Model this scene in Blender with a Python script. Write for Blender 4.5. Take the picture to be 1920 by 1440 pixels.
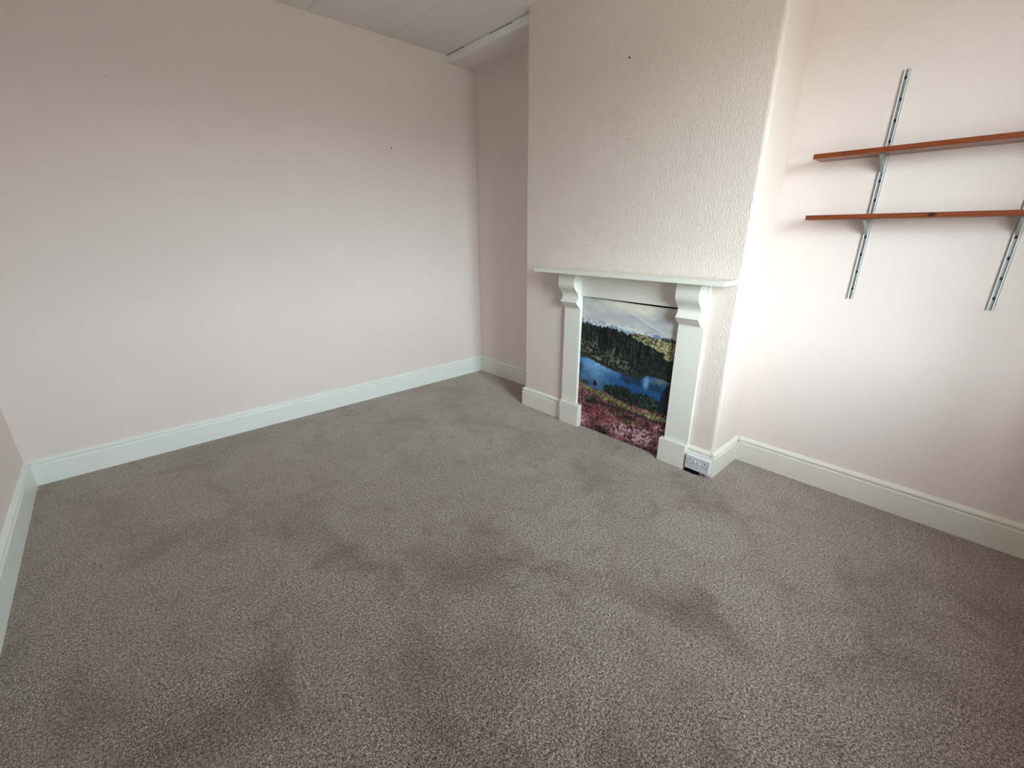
import bpy, bmesh, math, random
import numpy as np
from mathutils import Vector, Matrix

for o in list(bpy.data.objects):
    bpy.data.objects.remove(o, do_unlink=True)
S = bpy.context.scene
COL = S.collection

# ------------------------------------------------------------------ camera
YAW, PITCH, ROLL = 0.828910, -0.335449, -0.002653
CAM_POS = Vector((-2.756527, -3.492545, 1.38))
F_PX = 807.06
fwd = Vector((math.cos(YAW)*math.cos(PITCH), math.sin(YAW)*math.cos(PITCH), math.sin(PITCH)))
rt0 = fwd.cross(Vector((0, 0, 1))).normalized()
up0 = rt0.cross(fwd)
cr, sr = math.cos(ROLL), math.sin(ROLL)
rt = rt0*cr + up0*sr
up = up0*cr - rt0*sr
cam_d = bpy.data.cameras.new('camera')
cam_d.sensor_width = 36.0
cam_d.lens = F_PX*36.0/1920.0
cam_d.clip_start = 0.02
cam = bpy.data.objects.new('camera', cam_d)
COL.objects.link(cam)
M = Matrix((rt, up, -fwd)).transposed().to_4x4()
M.translation = CAM_POS
cam.matrix_world = M
S.camera = cam

# ------------------------------------------------------------------ colour management
S.view_settings.view_transform = 'Standard'
S.view_settings.look = 'None'
S.view_settings.gamma = 1.0
S.view_settings.use_curve_mapping = False
S.view_settings.exposure = 0.0

# ------------------------------------------------------------------ world: bright overcast sky over darker ground
SKY = 51.0
w = bpy.data.worlds.new('overcast_sky')
S.world = w
w.use_nodes = True
nt = w.node_tree
nt.nodes.clear()
out = nt.nodes.new('ShaderNodeOutputWorld')
bg = nt.nodes.new('ShaderNodeBackground')
tc = nt.nodes.new('ShaderNodeTexCoord')
sep = nt.nodes.new('ShaderNodeSeparateXYZ')
rmp = nt.nodes.new('ShaderNodeValToRGB')
mr = nt.nodes.new('ShaderNodeMapRange')
mr.inputs['From Min'].default_value = -1.0
mr.inputs['From Max'].default_value = 1.0
e = rmp.color_ramp.elements
e[0].position = 0.0;  e[0].color = (0.17, 0.17, 0.15, 1)      # ground
e[1].position = 1.0;  e[1].color = (0.33, 0.385, 0.43, 1)      # zenith, thicker cloud
for pos, c in ((0.49, (0.19, 0.19, 0.17)), (0.52, (0.70, 0.83, 0.90)), (0.64, (0.81, 0.96, 1.04)), (0.74, (0.52, 0.60, 0.66)), (0.86, (0.42, 0.49, 0.54))):
    n = e.new(pos); n.color = (*c, 1)
# the cloud cover is a little brighter toward -x
az = nt.nodes.new('ShaderNodeMapRange')
az.inputs['From Min'].default_value = -0.6
az.inputs['From Max'].default_value = 0.6
az.inputs['To Min'].default_value = 1.05
az.inputs['To Max'].default_value = 0.66
ml = nt.nodes.new('ShaderNodeMath'); ml.operation = 'MULTIPLY'
ml.inputs[1].default_value = SKY
nt.links.new(tc.outputs['Generated'], sep.inputs[0])
nt.links.new(sep.outputs['Z'], mr.inputs['Value'])
nt.links.new(sep.outputs['X'], az.inputs['Value'])
nt.links.new(mr.outputs[0], rmp.inputs[0])
nt.links.new(rmp.outputs[0], bg.inputs['Color'])
nt.links.new(az.outputs[0], ml.inputs[0])
nt.links.new(ml.outputs[0], bg.inputs['Strength'])
nt.links.new(bg.outputs[0], out.inputs[0])

# ------------------------------------------------------------------ room dimensions (metres)
L = 3.344          # length of the left wall
W = 4.10           # distance left wall -> window wall
H = 2.775          # ceiling
D = 0.348          # chimney breast depth
C1, C2 = 1.034, 2.625   # chimney breast from / to (distance from left wall)
T = 0.020          # skirting thickness
HS = 0.157         # skirting height
X = -D             # plane of the breast front
WX0, WX1, WZ0, WZ1 = -1.90, -0.95, 0.85, 2.35   # window opening
WT = 0.30          # outer wall thickness

# the window's daylight comes through this opening (sampling aid for the sky)
pl = bpy.data.lights.new('window_daylight', 'AREA')
pl.shape = 'RECTANGLE'
pl.size = WX1-WX0
pl.size_y = WZ1-WZ0
pl.cycles.is_portal = True
po = bpy.data.objects.new('window_daylight', pl)
COL.objects.link(po)
po.location = ((WX0+WX1)/2, -W-WT-0.02, (WZ0+WZ1)/2)
po.rotation_euler = (math.pi/2, 0, 0)      # emits toward +y

# ------------------------------------------------------------------ helpers
def link(o, parent=None):
    COL.objects.link(o)
    if parent is not None:
        o.parent = parent
    return o

def mesh_obj(name, bm, mat, parent=None, smooth=False, loc=None):
    bmesh.ops.recalc_face_normals(bm, faces=bm.faces)
    me = bpy.data.meshes.new(name)
    bm.to_mesh(me)
    bm.free()
    if smooth:
        for p in me.polygons:
            p.use_smooth = True
    me.materials.append(mat)
    o = bpy.data.objects.new(name, me)
    if loc is not None:
        o.location = loc
    return link(o, parent)

def box_into(bm, x0, x1, y0, y1, z0, z1, bevel=0.0, seg=2):
    x0, x1 = min(x0, x1), max(x0, x1)
    y0, y1 = min(y0, y1), max(y0, y1)
    z0, z1 = min(z0, z1), max(z0, z1)
    r = bmesh.ops.create_cube(bm, size=1.0)
    vs = r['verts']
    for v in vs:
        v.co = Vector(((x0+x1)/2+v.co.x*(x1-x0), (y0+y1)/2+v.co.y*(y1-y0), (z0+z1)/2+v.co.z*(z1-z0)))
    if bevel:
        es = {e for v in vs for e in v.link_edges}
        bmesh.ops.bevel(bm, geom=list(es), offset=bevel, segments=seg, affect='EDGES', profile=0.5)

def box(name, x0, x1, y0, y1, z0, z1, mat, parent=None, bevel=0.0, seg=2):
    bm = bmesh.new()
    box_into(bm, x0, x1, y0, y1, z0, z1, bevel, seg)
    return mesh_obj(name, bm, mat, parent)

def prism(bm, outline, axis, a0, a1, hole=None):
    """extrude a closed outline (list of (p,q)) along axis from a0 to a1"""
    def mk(p, q, a):
        if axis == 'x': return Vector((a, p, q))
        if axis == 'y': return Vector((p, a, q))
        return Vector((p, q, a))
    v0 = [bm.verts.new(mk(p, q, a0)) for p, q in outline]
    v1 = [bm.verts.new(mk(p, q, a1)) for p, q in outline]
    n = len(outline)
    for i in range(n):
        bm.faces.new((v0[i], v0[(i+1) % n], v1[(i+1) % n], v1[i]))
    bm.faces.new(v0[::-1])
    bm.faces.new(v1)

def empty(name, loc, label, cat, group=None):
    o = bpy.data.objects.new(name, None)
    o.empty_display_size = 0.05
    o.location = loc
    o['label'] = label
    o['category'] = cat
    if group:
        o['group'] = group
    return link(o)

def child(o, parent):
    """parent o keeping the world position of its mesh"""
    o.parent = parent
    o.matrix_parent_inverse = Matrix.Translation(parent.location).inverted()
    return o

def tag(o, label, cat, group=None):
    o['label'] = label
    o['category'] = cat
    if group:
        o['group'] = group
    return o

def struct(o, label=None):
    o['kind'] = 'structure'
    if label:
        o['label'] = label
    return o

# ------------------------------------------------------------------ materials
def new_mat(name):
    m = bpy.data.materials.new(name)
    m.use_nodes = True
    t = m.node_tree
    t.nodes.clear()
    o = t.nodes.new('ShaderNodeOutputMaterial')
    b = t.nodes.new('ShaderNodeBsdfPrincipled')
    t.links.new(b.outputs[0], o.inputs[0])
    return m, t, b

def nd(t, typ, **kw):
    n = t.nodes.new(typ)
    for k, v in kw.items():
        setattr(n, k, v)
    return n

def coords(t, scale=(1, 1, 1)):
    g = nd(t, 'ShaderNodeNewGeometry')
    mp = nd(t, 'ShaderNodeMapping')
    mp.inputs['Scale'].default_value = scale
    t.links.new(g.outputs['Position'], mp.inputs['Vector'])
    return mp.outputs[0]

def noise(t, vec, scale, detail=2.0, rough=0.5, dist=0.0):
    n = nd(t, 'ShaderNodeTexNoise')
    n.inputs['Scale'].default_value = scale
    n.inputs['Detail'].default_value = detail
    n.inputs['Roughness'].default_value = rough
    n.inputs['Distortion'].default_value = dist
    t.links.new(vec, n.inputs['Vector'])
    return n.outputs['Fac']

def ramp(t, fac, stops, interp='LINEAR'):
    r = nd(t, 'ShaderNodeValToRGB')
    r.color_ramp.interpolation = interp
    el = r.color_ramp.elements
    el[0].position, el[0].color = stops[0][0], (*stops[0][1], 1)
    el[1].position, el[1].color = stops[-1][0], (*stops[-1][1], 1)
    for p, c in stops[1:-1]:
        x = el.new(p); x.color = (*c, 1)
    t.links.new(fac, r.inputs[0])
    return r.outputs[0]

def mixc(t, fac, a, b, mode='MIX'):
    m = nd(t, 'ShaderNodeMix', data_type='RGBA', blend_type=mode)
    if isinstance(fac, (int, float)):
        m.inputs[0].default_value = fac
    else:
        t.links.new(fac, m.inputs[0])
    for s, v in ((6, a), (7, b)):
        if isinstance(v, tuple):
            m.inputs[s].default_value = (*v, 1)
        else:
            t.links.new(v, m.inputs[s])
    return m.outputs[2]

def bump(t, b, h, strength, dist):
    n = nd(t, 'ShaderNodeBump')
    n.inputs['Strength'].default_value = strength
    n.inputs['Distance'].default_value = dist
    t.links.new(h, n.inputs['Height'])
    t.links.new(n.outputs[0], b.inputs['Normal'])

def paint_mat(name, col, rough=0.6, vscale=(1, 1, 1), nscale=120, bstr=0.3, bdist=0.002, var=0.03, detail=2.0):
    m, t, b = new_mat(name)
    v = coords(t, vscale)
    big = noise(t, coords(t), 1.3, 3)
    dark = tuple(c*(1-var) for c in col)
    lite = tuple(min(1, c*(1+var)) for c in col)
    c = ramp(t, big, [(0.3, dark), (0.7, lite)])
    t.links.new(c, b.inputs['Base Color'])
    b.inputs['Roughness'].default_value = rough
    b.inputs['Specular IOR Level'].default_value = 0.3
    if bstr:
        bump(t, b, noise(t, v, nscale, detail, 0.55), bstr, bdist)
    return m

PINK = (0.86, 0.745, 0.705)
M_wall = paint_mat('pink_wall_paint', PINK, 0.65, (1, 1, 1), 95, 0.25, 0.003, 0.02)
M_wall_r = paint_mat('pink_wall_paint_textured', (0.86, 0.745, 0.70), 0.62, (1, 1, 0.75), 85, 0.45, 0.004, 0.02)
M_ceil = paint_mat('ceiling_tile_white', (0.86, 0.82, 0.775), 0.8, (1, 1, 1), 160, 0.35, 0.002, 0.03)

# embossed wallpaper on the chimney breast: upright blobs
M_breast, t, b = new_mat('embossed_pink_wallpaper')
v = coords(t, (1, 1, 0.5))
n1 = noise(t, v, 150, 1.0, 0.5, 0.15)
hh = ramp(t, n1, [(0.38, (0, 0, 0)), (0.66, (1, 1, 1))])
big = noise(t, coords(t), 1.5, 3)
c = ramp(t, big, [(0.3, (0.80, 0.682, 0.618)), (0.7, (0.825, 0.71, 0.648))])
t.links.new(c, b.inputs['Base Color'])
b.inputs['Roughness'].default_value = 0.55
b.inputs['Specular IOR Level'].default_value = 0.35
bump(t, b, hh, 0.42, 0.0024)

# gloss trim paint
def gloss(name, col, rough=0.32):
    m, t, b = new_mat(name)
    big = noise(t, coords(t), 6, 4, 0.6)
    c = ramp(t, big, [(0.3, tuple(x*0.97 for x in col)), (0.7, col)])
    t.links.new(c, b.inputs['Base Color'])
    b.inputs['Roughness'].default_value = rough
    b.inputs['Specular IOR Level'].default_value = 0.45
    bump(t, b, noise(t, coords(t, (1, 1, 1)), 30, 2), 0.08, 0.002)
    return m

M_skirt = gloss('cream_gloss_paint', (0.86, 0.82, 0.735))
M_skirt_l = gloss('cream_gloss_cool_daylight', (0.90, 0.925, 0.885))  # same skirting paint, with the cool daylight put into its colour
M_mantel = gloss('white_satin_paint', (0.84, 0.81, 0.74), 0.38)
M_rawedge = gloss('bare_board_edge', (0.60, 0.47, 0.38), 0.6)

def plain(name, col, rough=0.5, metal=0.0):
    m, t, b = new_mat(name)
    n = noise(t, coords(t), 40, 2)
    c = ramp(t, n, [(0.3, tuple(x*0.95 for x in col)), (0.7, col)])
    t.links.new(c, b.inputs['Base Color'])
    b.inputs['Roughness'].default_value = rough
    b.inputs['Metallic'].default_value = metal
    return m

M_plastic = plain('white_plastic', (0.83, 0.86, 0.90), 0.3)
M_plastic_face = plain('grey_white_plastic', (0.66, 0.66, 0.70), 0.35)
M_black = plain('dark_slot', (0.012, 0.012, 0.014), 0.6)
M_soot = plain('soot_dark_brick', (0.035, 0.027, 0.022), 0.9)
M_plaster = plain('broken_grey_plaster', (0.62, 0.56, 0.50), 0.9)
M_steel = plain('zinc_plated_steel', (0.44, 0.48, 0.49), 0.38, 0.75)
M_white_metal = plain('white_enamelled_steel', (0.93, 0.95, 0.95), 0.35)
M_bracket = plain('grey_pressed_steel', (0.42, 0.44, 0.43), 0.4, 0.5)
M_upvc = plain('white_window_frame', (0.85, 0.86, 0.86), 0.3)
M_fascia = plain('bright_white_strip', (0.93, 0.92, 0.90), 0.6)
M_gap = plain('dark_gap_strip', (0.10, 0.09, 0.08), 0.9)  # dark strip in the gap between fascia tops and ceiling

# stained pine
M_pine, t, b = new_mat('orange_stained_pine')
v = coords(t, (14, 1.6, 30))
n1 = noise(t, v, 5.0, 5, 0.65, 0.8)
c = ramp(t, n1, [(0.25, (0.110, 0.020, 0.006)), (0.5, (0.205, 0.042, 0.010)), (0.8, (0.30, 0.078, 0.018))])
# dark knots
gk = nd(t, 'ShaderNodeNewGeometry')
for (kx, ky, kz, kr) in ((-0.150, -3.256, 1.452, 0.013), (-0.06, -3.44, 1.712, 0.020), (-0.150, -2.90, 1.722, 0.006), (-0.09, -3.12, 1.733, 0.012), (-0.10, -3.55, 1.462, 0.012), (-0.08, -2.90, 1.712, 0.012)):
    sb = nd(t, 'ShaderNodeVectorMath', operation='SUBTRACT'); sb.inputs[1].default_value = (kx, ky, kz)
    t.links.new(gk.outputs['Position'], sb.inputs[0])
    ms = nd(t, 'ShaderNodeVectorMath', operation='MULTIPLY'); ms.inputs[1].default_value = (1.4, 0.75, 1.2)
    t.links.new(sb.outputs[0], ms.inputs[0])
    ln = nd(t, 'ShaderNodeVectorMath', operation='LENGTH')
    t.links.new(ms.outputs[0], ln.inputs[0])
    dn = nd(t, 'ShaderNodeMath', operation='DIVIDE'); dn.inputs[1].default_value = kr
    t.links.new(ln.outputs['Value'], dn.inputs[0])
    kf = ramp(t, dn.outputs[0], [(0.55, (1, 1, 1)), (1.0, (0, 0, 0))])
    c = mixc(t, kf, c, (0.030, 0.008, 0.004))
t.links.new(c, b.inputs['Base Color'])
b.inputs['Roughness'].default_value = 0.3
b.inputs['Specular IOR Level'].default_value = 0.5

# carpet
M_carpet, t, b = new_mat('grey_brown_cut_pile_carpet')
p = coords(t)
# yarn tips are short strokes, lying two ways in different areas
def stroke(angle, scale):
    m1 = nd(t, 'ShaderNodeMapping')
    m1.inputs['Rotation'].default_value = (0, 0, angle)
    g1 = nd(t, 'ShaderNodeNewGeometry')
    t.links.new(g1.outputs['Position'], m1.inputs['Vector'])
    m2 = nd(t, 'ShaderNodeMapping'); m2.inputs['Scale'].default_value = (1.0, 0.60, 1.0)
    t.links.new(m1.outputs[0], m2.inputs['Vector'])
    return noise(t, m2.outputs[0], scale, 3.0, 0.72, 0.4)
sa, sb_ = stroke(0.9, 270), stroke(-0.35, 250)
wsel = ramp(t, noise(t, p, 2.3, 2, 0.5), [(0.44, (0, 0, 0)), (0.56, (1, 1, 1))])
fm = nd(t, 'ShaderNodeMix', data_type='FLOAT')
t.links.new(wsel, fm.inputs[0]); t.links.new(sa, fm.inputs[2]); t.links.new(sb_, fm.inputs[3])
fine = fm.outputs[0]
clump = noise(t, p, 90, 2, 0.6)
mth = nd(t, 'ShaderNodeMath', operation='MULTIPLY_ADD')
mth.inputs[1].default_value = 0.80
t.links.new(fine, mth.inputs[0])
cl2 = nd(t, 'ShaderNodeMath', operation='MULTIPLY'); cl2.inputs[1].default_value = 0.20
t.links.new(clump, cl2.inputs[0])
t.links.new(cl2.outputs[0], mth.inputs[2])
yarn = ramp(t, mth.outputs[0], [(0.36, (0.022, 0.014, 0.010)), (0.45, (0.115, 0.084, 0.066)), (0.53, (0.33, 0.27, 0.23)), (0.65, (0.74, 0.66, 0.60))])
# brushed pile: large soft patches where the nap lies the other way, and wear
pm = coords(t, (1, 0.75, 1))
patch = noise(t, pm, 2.1, 5, 0.62, 0.5)
pc = ramp(t, patch, [(0.34, (0.66, 0.62, 0.58)), (0.50, (1, 1, 1)), (0.70, (1.0, 1.0, 1.0))])
yarn = mixc(t, 1.0, yarn, pc, 'MULTIPLY')
foot = noise(t, p, 7.5, 3, 0.6, 0.3)
fc = ramp(t, foot, [(0.30, (0.78, 0.75, 0.72)), (0.42, (1, 1, 1)), (0.9, (1, 1, 1))])
yarn = mixc(t, 1.0, yarn, fc, 'MULTIPLY')
t.links.new(yarn, b.inputs['Base Color'])
b.inputs['Roughness'].default_value = 0.95
b.inputs['Specular IOR Level'].default_value = 0.1
b.inputs['Sheen Tint'].default_value = (1.0, 0.87, 0.77, 1)
b.inputs['Sheen Weight'].default_value = 0.75
b.inputs['Sheen Roughness'].default_value = 0.45
bump(t, b, mth.outputs[0], 0.8, 0.005)

# pane of the window
M_glass = bpy.data.materials.new('window_glass')
M_glass.use_nodes = True
t = M_glass.node_tree
t.nodes.clear()
o_ = nd(t, 'ShaderNodeOutputMaterial')
tr = nd(t, 'ShaderNodeBsdfTransparent'); tr.inputs[0].default_value = (0.95, 0.97, 0.96, 1)
gl = nd(t, 'ShaderNodeBsdfGlossy'); gl.inputs['Roughness'].default_value = 0.02
mx = nd(t, 'ShaderNodeMixShader')
mx.inputs[0].default_value = 0.04; t.links.new(tr.outputs[0], mx.inputs[1]); t.links.new(gl.outputs[0], mx.inputs[2])
t.links.new(mx.outputs[0], o_.inputs[0])

# ------------------------------------------------------------------ room shell
EW = 0.12
struct(box('floor', -L-0.0, 0.0, -W, 0.0, -0.10, 0.0, M_carpet), 'fitted mottled grey-brown cut-pile carpet covering the whole floor')
# ceiling: one slab with faint tile seams cut as shallow grooves
bm = bmesh.new()
xs = [-L, -2.002, -1.392, -0.782, -0.30, 0.0]
ys = [-W, -3.05, -2.44, -1.83, -1.22, -0.61, 0.0]
g = 0.0012
box_into(bm, -L-EW, EW, -W-WT, EW, H+0.004, H+0.12)
for i in range(len(xs)-1):
    for j in range(len(ys)-1):
        box_into(bm, xs[i]+g, xs[i+1]-g, ys[j]+g*0.4, ys[j+1]-g*0.4, H, H+0.0045)
struct(mesh_obj('ceiling', bm, M_ceil), 'off-white tiled ceiling with faint straight joints')

struct(box('wall_left', -L-EW, EW, 0.0, EW, -0.1, H+0.01, M_wall), 'long plain pale pink wall left of the fireplace recess')
struct(box('wall_back', -L-EW, -L, -W, 0.0, -0.1, H+0.01, M_wall), 'pale pink wall at the far left edge of the photo')
struct(box('wall_right', 0.0, EW, -W, 0.0, -0.1, H+0.01, M_wall_r), 'pink wall behind the fireplace breast, carrying the shelves')
bm = bmesh.new()
box_into(bm, -L-EW, WX0, -W-WT, -W, -0.1, H+0.01)
box_into(bm, WX1, EW, -W-WT, -W, -0.1, H+0.01)
box_into(bm, WX0, WX1, -W-WT, -W, -0.1, WZ0)
box_into(bm, WX0, WX1, -W-WT, -W, WZ1, H+0.01)
struct(mesh_obj('wall_front', bm, M_wall), 'pale pink window wall outside the photo on the right')

# window in the front wall (frame, sash bars, pane, sill) ---------------------
bm = bmesh.new()
fy0, fy1 = -W-WT+0.02, -W-WT+0.08
fw = 0.055
for (a, b_, c_, d_) in ((WX0, WX0+fw, WZ0, WZ1), (WX1-fw, WX1, WZ0, WZ1), (WX0, WX1, WZ0, WZ0+fw), (WX0, WX1, WZ1-fw, WZ1),
                        ((WX0+WX1)/2-0.03, (WX0+WX1)/2+0.03, WZ0, WZ1)):
    box_into(bm, a, b_, fy0, fy1, c_, d_, 0.004, 1)
win = struct(mesh_obj('window_1', bm, M_upvc), 'white framed window in the wall outside the photo')
pane = box('window_pane', WX0+0.02, WX1-0.02, fy0+0.025, fy0+0.029, WZ0+0.02, WZ1-0.02, M_glass, win)
sill = box('window_sill', WX0-0.03, WX1+0.03, -W-WT+0.08, -W+0.03, WZ0-0.0, WZ0+0.025, M_upvc, win, 0.005)

# ------------------------------------------------------------------ chimney breast (bull-nosed right corner, fireplace opening)
OY0, OY1, OZ = -2.335, -1.585, 0.985     # opening
bm = bmesh.new()
R_ = 0.022
arc = []
for k in range(9):
    a = math.pi*0.5*k/8
    arc.append((X+R_-R_*math.cos(a), -C2+R_-R_*math.sin(a)))     # front -> side
arcl = [(X+0.006, -C1), (X, -C1-0.006)]
def ring(z, y_from, y_to, pts):
    return None
# side piece right of the opening
out_r = [(X, OY0)] + arc + [(0, -C2), (0, OY0)]
prism(bm, out_r, 'z', -0.05, H+0.004)
out_l = [(0, OY1), (0, -C1)] + arcl + [(X, OY1)]
prism(bm, out_l, 'z', -0.05, H+0.004)
prism(bm, [(X, OY0), (X, OY1), (0, OY1), (0, OY0)], 'z', OZ, H+0.004)
bmesh.ops.remove_doubles(bm, verts=bm.verts, dist=1e-5)
breast = struct(mesh_obj('wall_chimney_breast', bm, M_breast), 'projecting pink chimney breast with embossed wallpaper')
# sooty lining of the fireplace opening
bm = bmesh.new()
box_into(bm, -0.012, -0.002, OY0, OY1, 0.0, OZ)
box_into(bm, X+0.012, -0.012, OY0, OY0+0.006, 0.0, OZ)
box_into(bm, X+0.012, -0.012, OY1-0.006, OY1, 0.0, OZ)
box_into(bm, X+0.012, -0.012, OY0, OY1, OZ-0.006, OZ)
lin = mesh_obj('fireplace_lining', bm, M_soot)
child(lin, breast)

# ------------------------------------------------------------------ boxing under the ceiling of the left recess
HB, DB = 0.056, 0.275
bm = bmesh.new()
box_into(bm, -DB+0.006, 0.0, -C1, 0.0, H-HB+0.004, H)
# underside tiles with hairline joints
for (ya, yb) in ((-C1, -0.712), (-0.712, -0.352), (-0.352, 0.0)):
    box_into(bm, -DB, 0.0, ya+0.0008, yb-0.0008, H-HB, H-HB+0.005)
boxing = struct(mesh_obj('trim_1', bm, M_ceil), 'shallow tiled boxing below the ceiling in the left recess')
bm = bmesh.new()
segs = [(-0.012, 0.0, 0.012), (-0.245, -0.014, 0.004), (-0.560, -0.247, 0.0), (-0.800, -0.562, 0.003), (-C1+0.001, -0.802, 0.001)]
for k, (ya, yb, dz) in enumerate(segs):
    ex = 0.010 if k == 0 else 0.0
    box_into(bm, -DB-0.008-ex, -DB+0.007, ya, yb, H-HB-0.001, H-0.003-(0.004 if k % 2 else 0.0), 0.0012, 1)
fas = mesh_obj('boxing_fascia', bm, M_fascia); child(fas, boxing)
fas['label'] = 'narrow white strips edging the boxing'
bm = bmesh.new()
box_into(bm, -DB-0.002, -DB+0.006, -C1, -0.004, H-0.008, H)
gp = mesh_obj('boxing_gap', bm, M_gap); child(gp, boxing)

# ------------------------------------------------------------------ skirting boards
PROF = [(0.0, 0.0), (T, 0.0), (T, 0.120), (T-0.002, 0.1235), (T-0.0075, 0.1255), (T-0.0085, 0.1285), (T-0.006, 0.131),
        (T-0.0025, 0.1345), (T-0.001, 0.139), (T-0.0022, 0.1445), (T-0.006, 0.149), (T-0.012, 0.1525), (0.005, 0.155), (0.0, HS)]
def skirting(name, path, mat, label, prof=PROF):
    """path: list of wall-line points (x,y); the board grows to the room side (left of travel direction), mitred"""
    bm = bmesh.new()
    P = [Vector(p) for p in path]
    rings = []
    for i, p in enumerate(P):
        def nrm(a, b_):
            d = (b_-a).normalized(); return Vector((-d.y, d.x))
        if i == 0: off = nrm(P[0], P[1]); s = 1.0
        elif i == len(P)-1: off = nrm(P[-2], P[-1]); s = 1.0
        else:
            n1 = nrm(P[i-1], p); n2 = nrm(p, P[i+1])
            off = (n1+n2); s = 2.0/off.length_squared
            off = off*1.0
        rings.append([bm.verts.new((p.x+off.x*s*t_, p.y+off.y*s*t_, z)) for t_, z in prof])
    m_ = len(prof)
    for a, b_ in zip(rings[:-1], rings[1:]):
        for k in range(m_):
            bm.faces.new((a[k], a[(k+1) % m_], b_[(k+1) % m_], b_[k]))
    bm.faces.new(rings[0]); bm.faces.new(rings[-1][::-1])
    return struct(mesh_obj(name, bm, mat), label)

# travel so that the room is on the left hand side
skirting('baseboard_left', [(0.0, 0.0), (-L, 0.0)], M_skirt_l, 'long off-white skirting board under the plain left wall')
skirting('baseboard_back', [(-L, -T), (-L, -W+T)], M_skirt_l, 'off-white skirting board at the far left edge of the photo')
skirting('baseboard_recess', [(0.0, -C1), (0.0, -T)], M_skirt, 'short cream skirting board inside the dark left recess')
skirting('baseboard_breast_left', [(X, -1.4565), (X, -C1), (-T, -C1)], M_skirt, 'cream skirting between left recess and left fireplace plinth')
skirting('baseboard_right', [(0.0, -W+T), (0.0, -C2-T)], M_skirt, 'long cream skirting board under the shelves wall')
skirting('baseboard_front', [(-L, -W), (0.0, -W)], M_skirt, 'skirting board below the window outside the photo')
# breast right: the return is whole, the front run is cut away under the socket
skirting('baseboard_breast_return', [(0.0, -C2), (X-T+0.0005, -C2)], M_skirt, 'cream skirting return on the bright right side of the breast')
CUT = [(0.0, 0.045), (T-0.002, 0.045)] + PROF[2:]
bb = skirting('baseboard_breast_socket', [(X, -C2), (X, -2.4745)], M_skirt, 'short cream skirting piece behind the double socket', CUT)
# broken plaster and the rough hole below the socket
bm = bmesh.new()
box_into(bm, X-0.004, X-0.0005, -2.600, -2.478, 0.0, 0.046)
ho = mesh_obj('rough_hole', bm, M_black); ho.parent = bb
random.seed(4)
bm = bmesh.new()
pts = [(-C2-0.0005, 0.0), (-2.565, 0.0), (-2.572, 0.012), (-2.568, 0.022), (-2.558, 0.031), (-2.562, 0.046), (-C2-0.0005, 0.046)]
prism(bm, pts, 'x', X-T+0.004, X-0.001)
pz = mesh_obj('broken_plaster', bm, M_plaster); pz.parent = bb
pz['label'] = 'chipped grey plaster below the socket'

# carpet cut short below the socket: a ragged dark gap in the floor edge
bm = bmesh.new()
gap = [(-2.4785, X-0.001), (-2.4785, X-0.044), (-2.500, X-0.052), (-2.522, X-0.049), (-2.545, X-0.056), (-2.566, X-0.046), (-2.585, X-0.040),
       (-2.600, X-0.034), (-2.618, X-0.028), (-2.634, X-0.022), (-2.634, X-0.001)]
v0 = [bm.verts.new((x_, y_, -0.004)) for y_, x_ in gap]; v1 = [bm.verts.new((x_, y_, 0.0016)) for y_, x_ in gap]
bm.faces.new(v1); bm.faces.new(v0[::-1])
for i in range(len(gap)):
    bm.faces.new((v0[i], v0[(i+1) % len(gap)], v1[(i+1) % len(gap)], v1[i]))
cg = mesh_obj('carpet_gap', bm, M_black); cg.parent = bpy.data.objects['floor']
cg['label'] = 'ragged dark gap in the carpet below the socket'
bm = bmesh.new()
for (ya, yb, xa, zb) in ((-2.600, -2.575, X-0.036, 0.010), (-2.628, -2.602, X-0.030, 0.007), (-2.640, -2.618, X-0.026, 0.016)):
    box_into(bm, xa, X-T+0.002, ya, yb, 0.0017, zb, 0.003, 1)
rb = mesh_obj('plaster_rubble', bm, M_plaster); rb.parent = bpy.data.objects['floor']

# ------------------------------------------------------------------ fireplace surround
fs = empty('fireplace_surround', (X-0.02, -1.95, 0.0), 'white painted wooden fireplace surround with curved corbels on the chimney breast', 'fireplace')
def part(name, bm_or_obj, mat=None, label=None):
    o = mesh_obj(name, bm_or_obj, mat) if mat else bm_or_obj
    child(o, fs)
    if label: o['label'] = label
    return o
LT = 0.025
XL = X-LT
bm = bmesh.new(); box_into(bm, XL, X, -1.600, -1.4575, 0.168, 1.128, 0.002); part('leg', bm, M_mantel, 'left upright board')
bm = bmesh.new(); box_into(bm, XL, X, -2.476, -2.322, 0.155, 1.128, 0.002); part('leg', bm, M_mantel, 'right upright board')
bm = bmesh.new(); box_into(bm, XL-0.021, X, -1.637, -1.4565, 0.0, 0.170, 0.0025); part('plinth', bm, M_mantel, 'left plinth block')
bm = bmesh.new(); box_into(bm, XL-0.024, X, -2.4765, -2.300, 0.0, 0.157, 0.0025); part('plinth', bm, M_mantel, 'right plinth block')
bm = bmesh.new(); box_into(bm, XL+0.005, X, -2.322, -1.600, 0.975, 1.128, 0.0); part('frieze', bm, M_mantel)
CP = [(0.0, 1.128), (0.066, 1.128), (0.072, 1.112), (0.079, 1.094), (0.082, 1.075), (0.0815, 1.058), (0.077, 1.040), (0.068, 1.024), (0.055, 1.010),
      (0.043, 0.998), (0.034, 0.985), (0.030, 0.972), (0.032, 0.959), (0.039, 0.947), (0.048, 0.937), (0.054, 0.931), (0.052, 0.927), (0.036, 0.914),
      (0.030, 0.907), (0.018, 0.898), (0.010, 0.890), (0.0, 0.887)]
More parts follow.
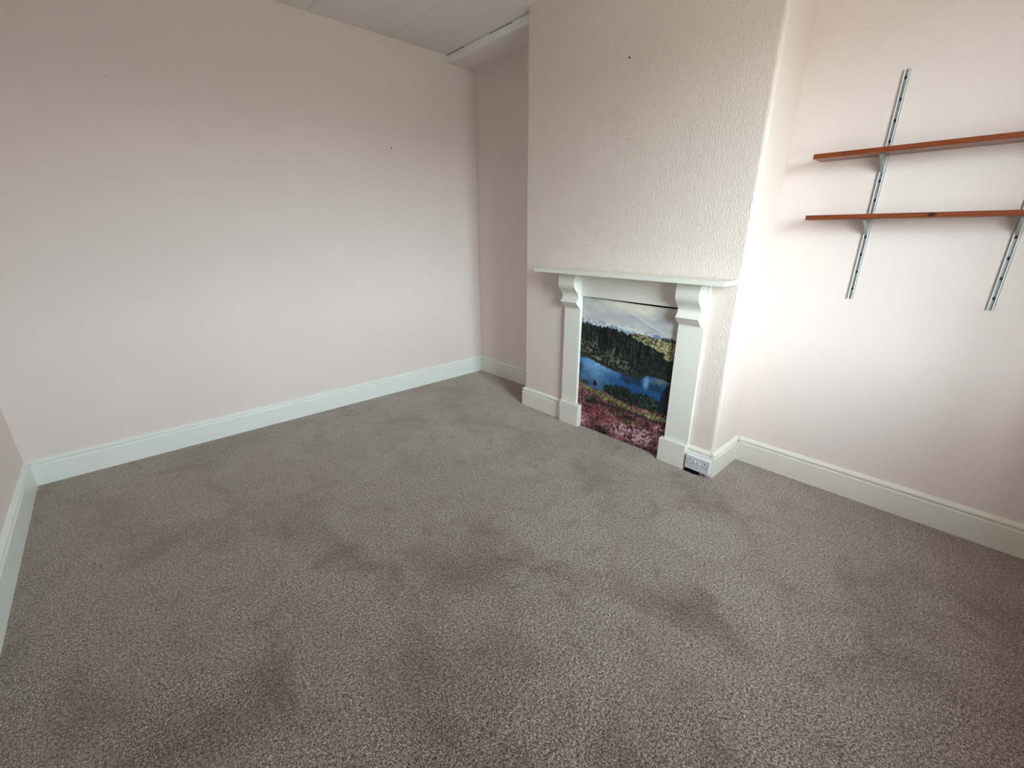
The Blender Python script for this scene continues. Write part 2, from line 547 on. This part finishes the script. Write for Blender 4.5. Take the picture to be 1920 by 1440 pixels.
def smooth_profile(pts, sub=5):
    out = []
    for i in range(len(pts)-1):
        p0 = pts[max(i-1, 0)]; p1 = pts[i]; p2 = pts[i+1]; p3 = pts[min(i+2, len(pts)-1)]
        for k in range(sub):
            u = k/sub
            out.append(tuple(0.5*(2*p1[j]+(-p0[j]+p2[j])*u+(2*p0[j]-5*p1[j]+4*p2[j]-p3[j])*u*u+(-p0[j]+3*p1[j]-3*p2[j]+p3[j])*u**3) for j in range(2)))
    return out+[pts[-1]]
CP = [CP[0]]+smooth_profile(CP[1:16])+smooth_profile(CP[17:])
for (ya, yb, lab) in ((-1.600, -1.4595, 'left scrolled corbel'), (-2.458, -2.3235, 'right scrolled corbel')):
    bm = bmesh.new()
    prism(bm, [(XL-p_, z_) for p_, z_ in CP], 'y', ya, yb)
    part('corbel', bm, M_mantel, lab)
bm = bmesh.new(); box_into(bm, X-0.170, X, -2.606, -1.282, 1.1285, 1.153, 0.002); part('mantel_shelf', bm, M_mantel)

# ------------------------------------------------------------------ poster covering the fireplace opening
def vnoise(nx, ny, fx, fy, seed, octs=4, gain=0.55):
    rs = np.random.RandomState(seed)
    res = np.zeros((ny, nx)); amp = 1.0; tot = 0
    u = np.linspace(0, 1, nx); v_ = np.linspace(0, 1, ny)
    for o in range(octs):
        gx, gy = int(math.ceil(fx))+2, int(math.ceil(fy))+2
        G = rs.rand(gy, gx)
        X_ = u*fx; Y_ = v_*fy
        xi = X_.astype(int); yi = Y_.astype(int)
        xf = X_-xi; yf = Y_-yi
        xf = xf*xf*(3-2*xf); yf = yf*yf*(3-2*yf)
        a = G[np.ix_(yi, xi)]; b_ = G[np.ix_(yi, xi+1)]; c_ = G[np.ix_(yi+1, xi)]; d_ = G[np.ix_(yi+1, xi+1)]
        r = (a*(1-xf)+b_*xf)*(1-yf)[:, None] + (c_*(1-xf)+d_*xf)*yf[:, None]
        res += r*amp; tot += amp; amp *= gain; fx *= 2; fy *= 2
    return res/tot

NX, NY = 300, 406
def paint_poster():
    """RGB in 0..255; row 0 = bottom of the print"""
    U, V = np.meshgrid(np.linspace(0, 1, NX), np.linspace(0, 1, NY))
    I = np.zeros((NY, NX, 3))
    def col(c): return np.array(c, float)
    def lerp(c1, c2, f): return col(c1)+(col(c2)-col(c1))*np.clip(f, 0, 1)[..., None]
    def over(mask, c):
        m = np.clip(mask, 0, 1)[..., None]
        I[:] = I*(1-m)+c*m
    def curve(pts): 
        return np.interp(U, [p[0] for p in pts], [p[1] for p in pts])
    def step(x, w_=0.003): return np.clip(x/w_*0.5+0.5, 0, 1)
    n_big = vnoise(NX, NY, 3, 4, 1); n_mid = vnoise(NX, NY, 12, 16, 2); n_fin = vnoise(NX, NY, 45, 60, 3, 3)
    n_v = vnoise(NX, NY, 60, 14, 4, 3); n_pix = np.random.RandomState(7).rand(NY, NX)
    n_h = vnoise(NX, NY, 10, 55, 8, 3); n_fx = vnoise(NX, NY, 90, 120, 9, 2)
    # sky
    cl = vnoise(NX, NY, 3.0, 9, 11, 4)
    sky = lerp((184, 186, 190), (236, 228, 214), (cl-0.30)*2.6)
    I[:] = sky
    over(np.clip((U-0.72)/0.2, 0, 1)*np.clip((V-0.93)/0.04, 0, 1)*np.clip(1.6*(0.55-n_big)+0.35, 0, 1), col((140, 146, 160)))
    over(np.clip((V-0.86)/0.02, 0, 1)*np.clip((0.90-V)/0.02, 0, 1)*0.45, col((198, 200, 202)))
    # far snowy fells
    ridge = curve([(-0.01, .853), (.054, .850), (.161, .834), (.22, .845), (.275, .854), (.34, .84), (.403, .837), (.46, .848), (.55, .846), (.613, .839), (.714, .830), (.833, .824), (.905, .813), (1, .812)])
    ridge = ridge + (vnoise(NX, NY, 22, 1, 13, 3)-0.5)*0.018
    f = step(ridge-V, .004)
    over(f, lerp((112, 130, 160), (222, 224, 226), (n_h*0.5+n_fin*0.5-0.34)*3.6))
    # olive hill at the right
    hill = curve([(0.40, .775), (.517, .782), (.542, .793), (.617, .811), (.693, .807), (.791, .799), (.861, .803), (1, .805)])+(n_v-.5)*.012
    f = step(hill-V)*step(U-0.47, .05)
    hc = lerp((40, 42, 34), (178, 168, 128), (n_mid*0.40+n_fx*0.60-0.34)*3.0)
    over(f, hc)
    yl = np.clip(1.25-np.hypot((U-.88)/.13, (V-.752)/.035), 0, 1)
    over(np.clip(yl*2, 0, 1)*f*np.clip((n_fin-.30)*4, 0, 1), lerp((104, 102, 66), (206, 198, 142), (n_fx-.28)*2.2))
    dk = step(np.interp(U, [.82, .9, 1.0], [0.004, .014, .012])-np.abs(V-.800), .004)*np.clip((n_v-.40)*8, 0, 1)*step(U-.82, .03)
    over(dk*0.9, col((26, 34, 30)))
    # conifer forest
    ftop = curve([(-.01, .812), (.088, .812), (.208, .803), (.309, .812), (.406, .807), (.475, .798), (.543, .785), (.598, .766), (.676, .751), (.802, .726), (.901, .699), (1, .680)])
    spk = (vnoise(NX, NY, 70, 1, 21, 2)-.45)*0.030
    f = step(ftop+spk-V)
    tr_ = np.clip((n_v-.30)*2.2, 0, 1)*np.clip(n_fx*1.2-.1, 0, 1)
    fc_ = lerp((5, 9, 11), (74, 90, 80), tr_*1.35)
    depth = np.clip((ftop-V)/0.16, 0, 1)
    fc_ = fc_*(0.72+0.55*depth[..., None])
    over(f, fc_)
    yl = np.clip(1.2-np.hypot((U-.93)/.06, (V-.688)/.020), 0, 1)
    over(np.clip(yl*2, 0, 1)*np.clip((n_fin-.30)*4, 0, 1), lerp((100, 108, 60), (196, 192, 120), n_fx))
    # rocky grassy slope above the shore
    rt_ = curve([(-.01, .66), (.10, .705), (.2, .655), (.287, .635), (.42, .640), (.55, .60), (.62, .575), (1, .56)])
    f = step(rt_+(n_mid-.5)*.05-V, .012)
    rc = lerp((12, 16, 15), (116, 116, 98), (n_fin*.5+n_fx*.5-.43)*3.8)
    over(f*0.93, rc)
    for (cu, cv, ru, rv, s_) in ((.215, .572, .075, .016, 1.0), (.405, .592, .085, .020, .8), (.06, .600, .05, .014, .5), (.13, .625, .07, .014, .55), (.52, .555, .08, .012, .5), (.16, .685, .05, .03, .35)):
        m_ = np.clip(1.3-np.hypot((U-cu)/ru, (V-cv)/rv), 0, 1)*np.clip((n_fin-.32)*5, 0, 1)*s_
        over(m_, lerp((104, 106, 70), (196, 196, 156), n_fx))
    m_ = step(U-.62, .05)*step(.655+(n_v-.5)*.03-V, .01)
    over(m_*0.85, lerp((8, 14, 16), (42, 56, 48), n_fx))
    # lake
    lt = curve([(-.01, .578), (.07, .572), (.143, .559), (.22, .548), (.296, .536), (.36, .524), (.441, .517), (.579, .513), (.698, .506), (.72, .520), (.756, .542), (.83, .540), (.927, .532), (1, .525)])+(n_mid-.5)*.008
    lb = .335
    f = step(lt-V, .004)*step(V-lb)
    n_l = vnoise(NX, NY, 6, 9, 31, 4)
    lake = lerp((34, 82, 134), (132, 174, 210), (1-np.abs(U-.22)/.35)*.55+(n_l-.5)*1.0+.08)
    lake = lake*(0.86+0.3*np.clip((V-.37)/.16, 0, 1))[..., None]
    over(f, lake)
    wv = np.clip(1.15-np.hypot((U-.750+(n_mid-.5)*.03)/.034, (V-.490)/.052), 0, 1)
    over(f*np.clip(wv*1.6, 0, 1)*.6, lerp((96, 144, 190), (196, 214, 226), n_mid))
    rf = np.clip(1-np.abs(U-.60)/.125, 0, 1)*np.clip((V-(.452+(n_v-.5)*.05))/.012, 0, 1)
    over(f*np.clip(rf*3, 0, 1)*.88, lerp((14, 34, 58), (36, 72, 104), n_fin))
    rf = np.clip(1-np.abs(U-.84)/.075, 0, 1)*np.clip((V-(.440+(n_v-.5)*.03))/.01, 0, 1)*np.clip((.500-V)/.01, 0, 1)
    over(f*np.clip(rf*3, 0, 1)*.88, lerp((14, 34, 58), (40, 76, 108), n_fin))
    rf = np.clip((.10-U)/.05, 0, 1)*np.clip((V-.545)/.015, 0, 1)
    over(f*rf*.9, col((20, 40, 56)))
    sh = step(.012-np.abs(V-lt-.006)+(n_fin-.5)*.02, .004)*step(.68-U, .03)
    over(sh*.9, lerp((14, 20, 18), (60, 66, 48), n_fx))
    # reeds / far spit at right
    m_ = np.clip(1.25-np.hypot((U-.87)/.11, (V-.517)/.028), 0, 1)*np.clip((n_fx-.36)*6, 0, 1)
    over(m_, lerp((36, 44, 30), (176, 178, 150), n_pix))
    m_ = step(U-.955, .02)*step(V-.53)*step(.70-V)
    over(m_*.8, lerp((10, 16, 16), (44, 56, 40), n_fx))
    # foreground hillside
    hb_ = curve([(-.01, .372), (.05, .362), (.12, .352), (.20, .338), (.346, .330), (.492, .315), (.631, .305), (.787, .302), (.9, .308), (1, .300)])
    f = step(hb_+(n_mid-.5)*.014-V, .004)
    n_c = vnoise(NX, NY, 16, 22, 41, 4, .6)
    base = lerp((40, 22, 26), (190, 122, 128), (n_c*.45+n_fx*.55-.33)*2.7)
    over(f, base)
    gt = curve([(-.01, .350), (.167, .322), (.30, .300), (.411, .292), (.542, .282), (.692, .262), (.81, .262), (1, .262)])
    gw = curve([(-.01, .006), (.167, .014), (.3, .020), (.40, .012), (.542, .018), (.66, .004), (.8, .018), (.95, .014), (1, .002)])
    m_ = step(gw-np.abs(V-gt)+(n_fin-.5)*.022, .006)
    over(m_*f, lerp((74, 82, 44), (184, 196, 132), (n_h*.4+n_fx*.6-.30)*2.1))
    m_ = step(.010-np.abs(V-(hb_-.016))+(n_fin-.5)*.02, .005)*f
    over(m_*.5*np.clip((n_mid-.3)*4, 0, 1), lerp((96, 66, 54), (196, 158, 130), n_fx))
    # dark heather line and hollows
    dl = curve([(-.01, .30), (.1, .255), (.2, .262), (.284, .240), (.477, .244), (.698, .240), (.85, .232), (1, .232)])
    m_ = step(.010-np.abs(V-dl)+(n_c-.5)*.05, .008)*step(U-.12, .1)*f
    over(m_*.9, lerp((22, 24, 24), (70, 66, 60), n_fx))
    for (cu, cv, ru, rv) in ((.33, .030, .075, .032), (.18, .235, .07, .022), (.60, .195, .09, .018), (.42, .205, .05, .014), (.30, .125, .05, .022), (.98, .17, .06, .018), (.84, .06, .06, .015), (.985, .01, .05, .05)):
        m_ = np.clip(1.35-np.hypot((U-cu)/ru, (V-cv)/rv)+(n_fin-.5)*1.4, 0, 1)
        over(np.clip(m_*1.5, 0, 1)*f*.9, lerp((18, 16, 16), (64, 48, 42), n_fx))
    # greenish tufts between the heather
    for (cu, cv, ru, rv) in ((.48, .205, .10, .02), (.12, .25, .05, .02), (.66, .17, .12, .02)):
        m_ = np.clip(1.2-np.hypot((U-cu)/ru, (V-cv)/rv)+(n_fin-.5)*1.6, 0, 1)
        over(np.clip(m_*1.3, 0, 1)*f*.65, lerp((60, 64, 40), (140, 142, 100), n_fx))
    # pale pink blossom clumps
    pk = vnoise(NX, NY, 46, 62, 51, 2, .7)
    w_ = np.clip(1.2-np.hypot((U-.66)/.36, (V-.085)/.075), 0, 1)+np.clip(1.1-np.hypot((U-.05)/.12, (V-.06)/.07), 0, 1)*.8+np.clip(1.1-np.hypot((U-.93)/.10, (V-.20)/.03), 0, 1)*.8
    over(np.clip(w_*1.5, 0, 1)*np.clip((pk-.40)*7, 0, 1)*f*.9, lerp((186, 130, 134), (240, 214, 214), n_pix*.5+pk*.5))
    rd = np.clip(1.2-np.hypot((U-.22)/.28, (V-.14)/.075), 0, 1)
    over(np.clip(rd*1.4, 0, 1)*np.clip((pk-.42)*6, 0, 1)*f*.6, lerp((150, 62, 66), (206, 112, 112), n_pix))
    # individual trees
    rs = np.random.RandomState(5)
    def tree(cu, base_, h_, wd, lit):
        cu_ = np.abs(U-cu+(n_fx-.5)*.02)
        vv = (V-base_)/h_
        prof = np.clip(np.sin(np.clip(vv*.86+.14, 0, 1)*math.pi)**.6, 0, 1)*wd
        m_ = step(prof-cu_, .006)*step(vv+.0, .04)*step(1-vv, .04)
        over(m_*.97, lerp((8, 14, 16), lit, (n_fin*.4+n_fx*.6-.36)*2.2+np.clip((U-cu)/wd, -1, 1)*.18))
    for (cu, ba, h_, wd) in ((.345, .338, .060, .030), (.39, .333, .072, .036), (.45, .328, .090, .040), (.51, .325, .098, .040), (.565, .318, .108, .040), (.60, .318, .075, .030)):
        tree(cu, ba, h_, wd, (64, 84, 66))
    for (cu, ba, h_, wd) in ((.66, .312, .092, .036), (.71, .308, .104, .038), (.765, .306, .112, .040), (.82, .308, .098, .036), (.865, .308, .078, .034)):
        tree(cu, ba, h_, wd, (92, 112, 92))
    # dark tree at the right edge
    cone = curve([(.875, .0), (.90, .12), (.93, .17), (.965, .205), (1.0, .20)])
    m_ = step(.325+cone+(n_fx-.5)*.05-V, .006)*step(V-.318)*step(U-.878, .01)*np.clip((n_fx-.16)*6, 0, 1)
    over(m_*.96, lerp((6, 12, 20), (34, 54, 64), n_fx))
    over(step(.0045-np.abs(U-.945), .002)*step(V-.30)*step(.34-V), col((20, 18, 18)))
    # small trees at left
    tree(.207, .360, .042, .020, (24, 40, 44))
    over(step(.004-np.abs(U-.012), .002)*step(V-.372)*step(.50-V), col((14, 22, 28)))
    m_ = np.clip(1.25-np.hypot((U-.012)/.045, (V-.475)/.045)+(n_fx-.5)*1.6, 0, 1)
    over(m_*.8, col((14, 24, 34)))
    m_ = np.clip(1.25-np.hypot((U-.085)/.06, (V-.368)/.022)+(n_fx-.5)*1.8, 0, 1)
    over(np.clip(m_*1.2, 0, 1)*.9, lerp((16, 26, 24), (70, 80, 60), n_fx))
    gr = np.clip((.84-V)/.02, .15, 1)[..., None]
    I[:] = I*(1+gr*(n_fx[..., None]-.5)*.3)+(n_pix[..., None]-.5)*12*gr
    return np.clip(I, 0, 255)/255.0

PY0, PY1, PZ1 = -1.590, -2.331, 0.975
img = paint_poster()
uu = np.linspace(0, 1, NX); vv = np.linspace(0, 1, NY)
UU, VV = np.meshgrid(uu, vv)
UC = (PY0+(PY1-PY0)*UU-(-1.595))/(-2.315+1.595)   # print coordinate across
topz = 0.9715-0.012*np.clip(UU*1.3, 0, 1)**0.8+0.004*UU**3
PZ = VV*topz
# gentle buckling of the sheet and a diagonal crease in the sky
PX = X+0.0035-0.0050*np.clip(np.sin(UU*math.pi), 0, 1)**0.7*np.sin(VV*math.pi)
dcr = ((UU-.52)*(0.831-0.935)-(VV-.935)*(0.86-.52))/math.hypot(.104, .34)
on = np.clip((UU-.48)/.08, 0, 1)*np.clip((.90-UU)/.08, 0, 1)
PX = PX-0.0022*np.exp(-(dcr/.010)**2)*on
PX = PX-0.0018*np.clip((VV-.93)/.07, 0, 1)*np.sin(UU*9.0+.6)*np.clip(UU*8, 0, 1)*np.clip((1-UU)*8, 0, 1)
nxs = np.stack([PX, PY0+(PY1-PY0)*UU, PZ], -1).reshape(-1, 3)
idx = np.arange(NX*NY).reshape(NY, NX)
fq = np.stack([idx[:-1, :-1], idx[:-1, 1:], idx[1:, 1:], idx[1:, :-1]], -1).reshape(-1, 4)
# thickness: back sheet
nb = nxs.copy(); nb[:, 0] += 0.0012
off = NX*NY
border = list(idx[0, :])+list(idx[1:, -1])+list(idx[-1, -2::-1])+list(idx[-2:0:-1, 0])
side = [(border[i], border[(i+1) % len(border)], border[(i+1) % len(border)]+off, border[i]+off) for i in range(len(border))]
verts = np.concatenate([nxs, nb])
faces = [tuple(int(a) for a in f_) for f_ in fq[:, ::-1]]+[tuple(int(a)+off for a in f_) for f_ in fq]+[tuple(int(a) for a in s_) for s_ in side]
me = bpy.data.meshes.new('landscape_poster')
me.from_pydata(verts.tolist(), [], faces)
lin_img = np.where(img <= 0.04045, img/12.92, ((img+0.055)/1.055)**2.4)
ca = me.color_attributes.new('print', 'FLOAT_COLOR', 'POINT')
rgba = np.ones((len(verts), 4), np.float32)
rgba[:NX*NY, :3] = lin_img.reshape(-1, 3)
rgba[NX*NY:, :3] = 0.55
ca.data.foreach_set('color', rgba.ravel())
for p_ in me.polygons: p_.use_smooth = True
M_print, t, b = new_mat('printed_landscape_paper')
at = nd(t, 'ShaderNodeAttribute'); at.attribute_name = 'print'
t.links.new(at.outputs['Color'], b.inputs['Base Color'])
b.inputs['Roughness'].default_value = 0.45
b.inputs['Specular IOR Level'].default_value = 0.3
me.materials.append(M_print)
poster = link(bpy.data.objects.new('landscape_poster', me))
tag(poster, 'poster of lake, dark conifers and pink heather filling the fireplace opening', 'poster')

# ------------------------------------------------------------------ double wall socket on the skirting
sx = X-T-0.001
SY0, SY1, SZ0, SZ1 = -2.634, -2.4875, 0.026, 0.114
so = empty('double_socket', (sx, (SY0+SY1)/2, SZ0), 'white double plug socket on the skirting right of the fireplace', 'socket')
bm = bmesh.new(); box_into(bm, sx-0.028, sx, SY0, SY1, SZ0, SZ1, 0.003); child(mesh_obj('back_box', bm, M_plastic), so)
bm = bmesh.new(); box_into(bm, sx-0.0335, sx-0.0275, SY0+0.0005, SY1-0.0005, SZ0+0.0005, SZ1-0.0005, 0.002)
fp = child(mesh_obj('faceplate', bm, M_plastic_face), so); fp['label'] = 'greyish front plate'
ym, zm = (SY0+SY1)/2, (SZ0+SZ1)/2
for s_ in (-1, 1):
    bm = bmesh.new(); box_into(bm, sx-0.0375, sx-0.033, ym+s_*0.0125-0.0065, ym+s_*0.0125+0.0065, zm+0.004, zm+0.022, 0.0015)
    child(mesh_obj('switch', bm, M_plastic), so)
    cy = ym+s_*0.047
    for (dy, dz, w_, h_) in ((0, 0.019, 0.0045, 0.009), (-0.0115, -0.006, 0.007, 0.0045), (0.0115, -0.006, 0.007, 0.0045)):
        bm = bmesh.new(); box_into(bm, sx-0.0338, sx-0.033, cy+dy-w_/2, cy+dy+w_/2, zm+dz-h_/2, zm+dz+h_/2)
        child(mesh_obj('pin_hole', bm, M_black), so)
    bm = bmesh.new(); box_into(bm, sx-0.0338, sx-0.033, ym+s_*0.064-0.002, ym+s_*0.064+0.002, zm+0.010, zm+0.014)
    child(mesh_obj('fixing_screw', bm, M_black), so)

# ------------------------------------------------------------------ shelving
def track(y, z0, z1, label, first):
    root = empty('shelf_upright', (0.0, y, z0), label, 'shelf upright', 'slotted metal uprights holding the shelves')
    Wd, Dp, th = 0.0225, 0.0115, 0.0022
    # hole centres every 82 mm
    holes = [first-0.082*k for k in range(20) if z0+0.02 < first-0.082*k < z1-0.01]
    bm = bmesh.new()
    # web at the wall, with punched holes shown by separate dark insets
    box_into(bm, -0.0030, 0.0, y-Wd/2, y+Wd/2, z0, z1)
    child(mesh_obj('web', bm, M_steel), root)['label'] = 'grey slotted back strip'
    for s_ in (-1, 1):
        bm = bmesh.new()
        yo = y+s_*Wd/2
        box_into(bm, -Dp, 0.0, yo-s_*th, yo, z0, z1, 0.0005, 1)
        box_into(bm, -Dp, -Dp+th, yo-s_*0.0058, yo, z0, z1, 0.0005, 1)
        child(mesh_obj('side_flange', bm, M_white_metal), root)['label'] = 'bright white lip'
    for hz in holes:
        bm = bmesh.new()
        pts = [(y+0.0042*math.cos(a), hz+0.0075*math.sin(a)) for a in [math.pi*2*k/10 for k in range(10)]]
        prism(bm, pts, 'x', -0.0036, -0.0028)
        child(mesh_obj('slot', bm, M_black), root)
    return root
track(-3.0275, 1.067, 2.049, 'left slotted metal upright, visible above and below both shelves', 2.018)
track(-3.5165, 1.067, 2.049, 'right slotted metal upright cut off by the right photo edge', 2.018)

def bracket(y, zs, label):
    root = empty('shelf_bracket', (-0.006, y, zs-0.065), label, 'shelf bracket', 'pressed metal brackets under the shelves')
    bm = bmesh.new()
    prof = [(-0.004, zs-0.0015), (-0.120, zs-0.0015), (-0.122, zs-0.007), (-0.100, zs-0.014), (-0.055, zs-0.040), (-0.024, zs-0.060), (-0.014, zs-0.066), (-0.004, zs-0.064)]
    prism(bm, prof, 'y', y-0.0055, y+0.0055)
    child(mesh_obj('arm', bm, M_bracket), root)
    bm = bmesh.new(); box_into(bm, -0.128, -0.014, y-0.011, y+0.011, zs-0.0022, zs-0.0002, 0.0006, 1)
    child(mesh_obj('top_flange', bm, M_bracket), root)
    bm = bmesh.new(); box_into(bm, -0.0118, -0.0032, y-0.003, y+0.003, zs-0.070, zs-0.060)
    child(mesh_obj('hook', bm, M_bracket), root)
    return root
ZU, ZL, TH = 1.712, 1.441, 0.021
bracket(-3.0275, ZU, 'grey bracket under the upper shelf, on the left upright')
bracket(-3.0275, ZL, 'grey bracket under the lower shelf, on the left upright')
bracket(-3.5165, ZL, 'bracket under the lower shelf, on the right upright')
bracket(-3.5165, ZU, 'bracket under the upper shelf, beyond the right photo edge')

def shelf(y0, y1, z, label):
    bm = bmesh.new()
    box_into(bm, -0.152, -0.0128, y0, y1, z, z+TH, 0.0015)
    o = mesh_obj('wooden_shelf', bm, M_pine)
    return tag(o, label, 'shelf', 'stained pine shelves on metal uprights')
shelf(-3.80, -2.776, ZU, 'upper orange-brown stained pine shelf on metal uprights')
shelf(-3.80, -2.796, ZL, 'lower orange-brown stained pine shelf on metal uprights')

# ------------------------------------------------------------------ small marks: nail holes and filler spots in the walls
def spot(x, y, z, axis, r, mat, parent):
    bm = bmesh.new()
    n = 9
    random.seed(int(abs(x*y+z)*1000))
    if axis == 'x':
        pts = [(y+r*(.8+.4*random.random())*math.cos(6.283*k/n), z+r*(.8+.4*random.random())*math.sin(6.283*k/n)) for k in range(n)]
        prism(bm, pts, 'x', x-0.0012, x+0.002)
    else:
        pts = [(x+r*(.8+.4*random.random())*math.cos(6.283*k/n), z+r*(.8+.4*random.random())*math.sin(6.283*k/n)) for k in range(n)]
        prism(bm, pts, 'y', y-0.0012, y+0.002)
    o = mesh_obj('nail_hole', bm, mat)
    o.parent = parent
    return o
M_filler = plain('old_filler', (0.46, 0.41, 0.37), 0.9)
WL = bpy.data.objects['wall_left']; 
spot(X, -1.835, 2.302, 'x', 0.0050, M_black, breast)
spot(X, -1.868, 1.900, 'x', 0.0035, M_filler, breast)
spot(-0.854, 0, 2.029, 'y', 0.0050, M_black, WL)
spot(-0.855, 0, 2.012, 'y', 0.0032, M_filler, WL)
spot(-0.884, 0, 1.918, 'y', 0.0035, M_filler, WL)
spot(-0.829, 0, 1.911, 'y', 0.0048, M_filler, WL)
spot(-2.517, 0, 2.190, 'y', 0.0028, M_filler, WL)
